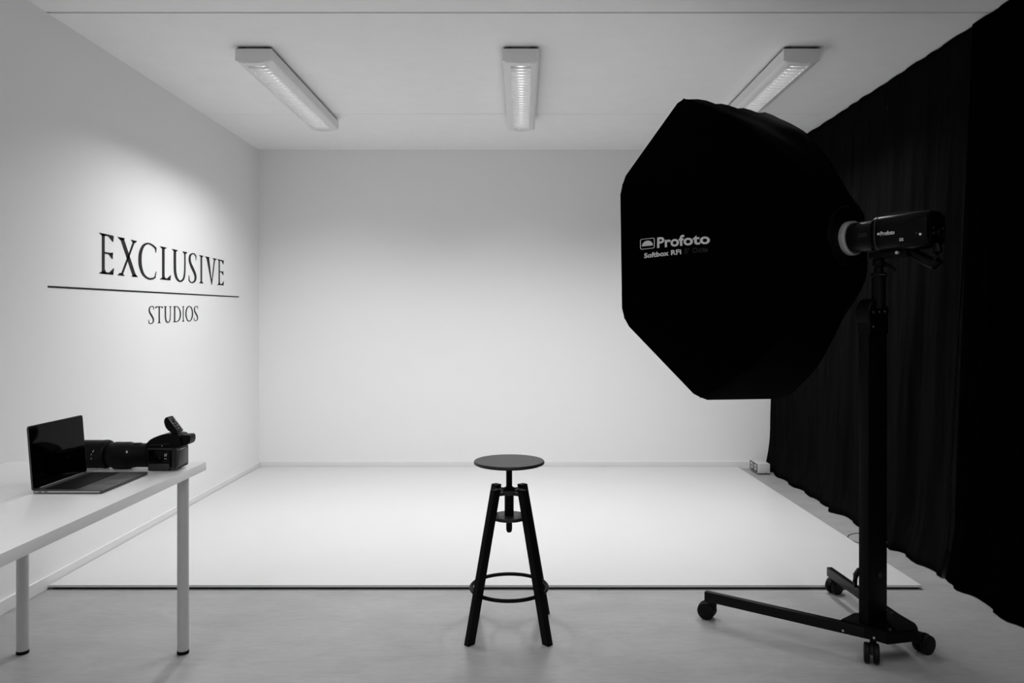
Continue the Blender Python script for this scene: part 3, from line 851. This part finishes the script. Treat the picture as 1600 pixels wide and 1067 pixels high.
# ------------------------------------------------------------------ column stand on castors
cx, cy = 1.370, 2.925
sd = thing('rolling_light_stand', (cx, cy, 0), 'black wheeled column stand carrying the studio flash', 'light stand')
so = sd.location
cu_, cd_ = Vector((.861, .509, 0)), Vector((-.509, .861, 0))
def CP(u, d, z): return Vector((cx, cy, 0)) + cu_ * u + cd_ * d + Vector((0, 0, z))
CM = frame(Vector((cx, cy, 0)), cu_, cd_, Vector((0, 0, 1)))
col_ = MB().box((-.0585, -.0215, .128), (.0585, .0215, 1.262), CM, bev=.003).build('column', 'stand_black', sd, off=so)
MB().prism([(1.25, 2.945), (1.33, 3.01), (1.505, 3.045), (1.528, 2.905), (1.505, 2.845), (1.375, 2.815)][::-1], .088, .134, bev=.004).build('base_plate', 'stand_black', sd, off=so)
LA = MB().bar((.800, 3.270, .107), (1.372, 2.852, .107), .026, .042, bev=.002).build('base_leg', 'stand_leg', sd, off=so)
LB = MB().bar((1.470, 3.585, .107), (1.512, 2.885, .107), .026, .042, bev=.002).build('base_leg', 'stand_leg', sd, off=so)
for p in ((1.255, 2.923), (1.345, 2.857)):
    MB().cyl((p[0] - .0075, p[1] - .0105, .103), (p[0] - .0095, p[1] - .0135, .103), .0045, 12).build('bolt', 'steel', LA, off=so)
MB().cyl((1.40, 2.85, .134), (1.40, 2.85, .1365), .006, 12).build('bolt', 'steel', sd, off=so)
MB().cyl((1.48, 3.0, .134), (1.48, 3.0, .139), .008, 12).build('bolt', 'cam_grey', sd, off=so)
def castor(wx, wy, rz, sx_, sy_):
    """wheel pair centred on wx,wy; stem at sx_,sy_"""
    m_ = Matrix.Translation((wx, wy, .0375)) @ Matrix.Rotation(math.radians(rz), 4, 'Z')
    hd = MB()
    n = 20; poly = [(0.0, .0)]
    poly = [(.040 * math.cos(math.radians(a)), .040 * math.sin(math.radians(a))) for a in range(10, 171, 8)] + [(-.012, .004), (.012, .004)]
    hd.prism(poly, -.006, .006, m_ @ XZY)
    hd.cyl(m_ @ Vector((0, 0, .030)), Vector((sx_, sy_, .072)), .012, 14)
    hd.cyl((sx_, sy_, .062), (sx_, sy_, .092), .012, 14)
    c = hd.build('castor', 'rubber', sd, off=so)
    for sg in (-1, 1):
        mt = m_ @ Matrix.Rotation(math.pi / 2, 4, 'X') @ Matrix.Translation((0, 0, sg * .017))
        MB().lathe([(.008, -.0105), (.030, -.0105), (.0355, -.009), (.0375, -.005), (.0375, .005), (.0355, .009), (.030, .0105), (.008, .0105)], mt, 32).build('wheel', 'rubber', c, off=so)
castor(.812, 3.290, 150, .835, 3.262)
castor(1.335, 2.862, 68, 1.347, 2.874)
castor(1.497, 3.590, 30, 1.476, 3.560)
castor(1.582, 2.950, 25, 1.545, 2.925)
# crank handle low on the column
MB().tube([(1.322, 2.968, .252), (1.318, 2.966, .275), (1.321, 2.966, .300), (1.332, 2.962, .320), (1.350, 2.958, .325), (1.362, 2.948, .322)], [.006, .009, .011, .011, .009, .007], 10).build('crank_handle', 'stand_leg', col_, off=so)
MB().cyl(CP(.01, -.0210, .318), CP(.01, -.0265, .318), .011, 16).build('crank_boss', 'cam_grey', col_, off=so)
# head of the column: round clamp, tube, spigot
cl = MB()
cl.cyl(CP(-.012, -.030, 1.335), CP(-.012, .030, 1.335), .058, 40, bev=.004)
cl.box((-.058, -.028, 1.255), (.058, .028, 1.335), CM, bev=.004)
cl = cl.build('tilt_clamp', 'stand_black', sd, off=so)
MB().cyl(CP(.052, -.02, 1.345), CP(.052, .02, 1.345), .022, 20, bev=.003).build('clamp_knob', 'stand_black', cl, off=so)
for u, z_, dd in ((-.040, 1.340, -.031), (-.002, 1.342, -.031), (.030, 1.344, -.031), (-.038, 1.285, -.029)):
    MB().lathe([(.0005, .0022), (.003, .002), (.0052, .0008), (.0055, 0)], Matrix.Translation(CP(u, dd, z_)) @ (-cd_).to_track_quat('Z', 'Y').to_matrix().to_4x4(), 16, cap=False).build('screw', 'steel', cl, off=so)
tx, ty = 1.383, 2.905
MB().cyl((tx, ty, 1.355), (tx, ty, 1.485), .0255, 28).build('riser_tube', 'stand_black', sd, off=so)
MB().lathe([(.026, 1.476), (.029, 1.478), (.029, 1.492), (.018, 1.496), (.016, 1.515), (.022, 1.520), (.022, 1.540), (.018, 1.5465)], Matrix.Translation((tx, ty, 0)), 28).build('spigot', 'stand_black', sd, off=so)
MB().cyl((tx - .01, ty - .029, 1.484), (tx + .012, ty - .0285, 1.4842), .0014, 8).build('spigot_mark', 'steel', sd, off=so)
MB().cyl((tx + .02, ty - .004, 1.53), (tx + .055, ty - .02, 1.50), .008, 14).build('lock_lever', 'stand_black', sd, off=so)

# ------------------------------------------------------------------ small things on the floor
fx = thing('floor_socket_box', (2.05, 6.41, 0), 'small white box with two square sockets on the floor by the back wall and curtain', 'socket box')
fo = fx.location
MB().box((1.992, 6.34, .012), (2.098, 6.55, .092), bev=.002).build('box_shell', 'plastic_white', fx, off=fo)
MB().box((2.0, 6.35, 0), (2.09, 6.54, .0122)).build('box_base', 'plastic_dark', fx, off=fo, smooth=0)
MB().box((2.060, 6.3385, .020), (2.070, 6.3405, .023)).build('box_slot', 'void', fx, off=fo, smooth=0)
for k in range(2):
    y0_ = 6.345 + k * .098
    fr_ = MB(); yy0, yy1, z0_, z1_ = y0_, y0_ + .096, .020, .088
    for a, b in (((yy0, z0_), (yy1, z0_ + .007)), ((yy0, z1_ - .007), (yy1, z1_)), ((yy0, z0_), (yy0 + .010, z1_)), ((yy1 - .010, z0_), (yy1, z1_))):
        fr_.box((1.987, a[0], a[1]), (1.993, b[0], b[1]))
    so_ = fr_.build('socket_frame', 'plastic_dark', fx, off=fo, smooth=0)
    MB().box((1.988, yy0 + .014, z0_ + .010), (1.993, yy1 - .014, z1_ - .010), bev=.001).build('socket_face', 'plastic_white', so_, off=fo)
    MB().box((1.9870, yy0 + .036, z0_ + .026), (1.9885, yy1 - .036, z1_ - .022)).build('socket_opening', 'cam_grey', so_, off=fo, smooth=0)
ds = thing('floor_hatch', (2.085, 4.47, 0), 'round flush floor hatch with a dark rim beside the white panel', 'floor hatch')
MB().lathe([(.001, .0006), (.124, .0006), (.124, .0), (.001, 0)], n=64, cap=False).build('lid', 'floor', ds)
MB().torus((0, 0, .0006), .130, .0030, 72, 8).build('rim', 'plastic_dark', ds)
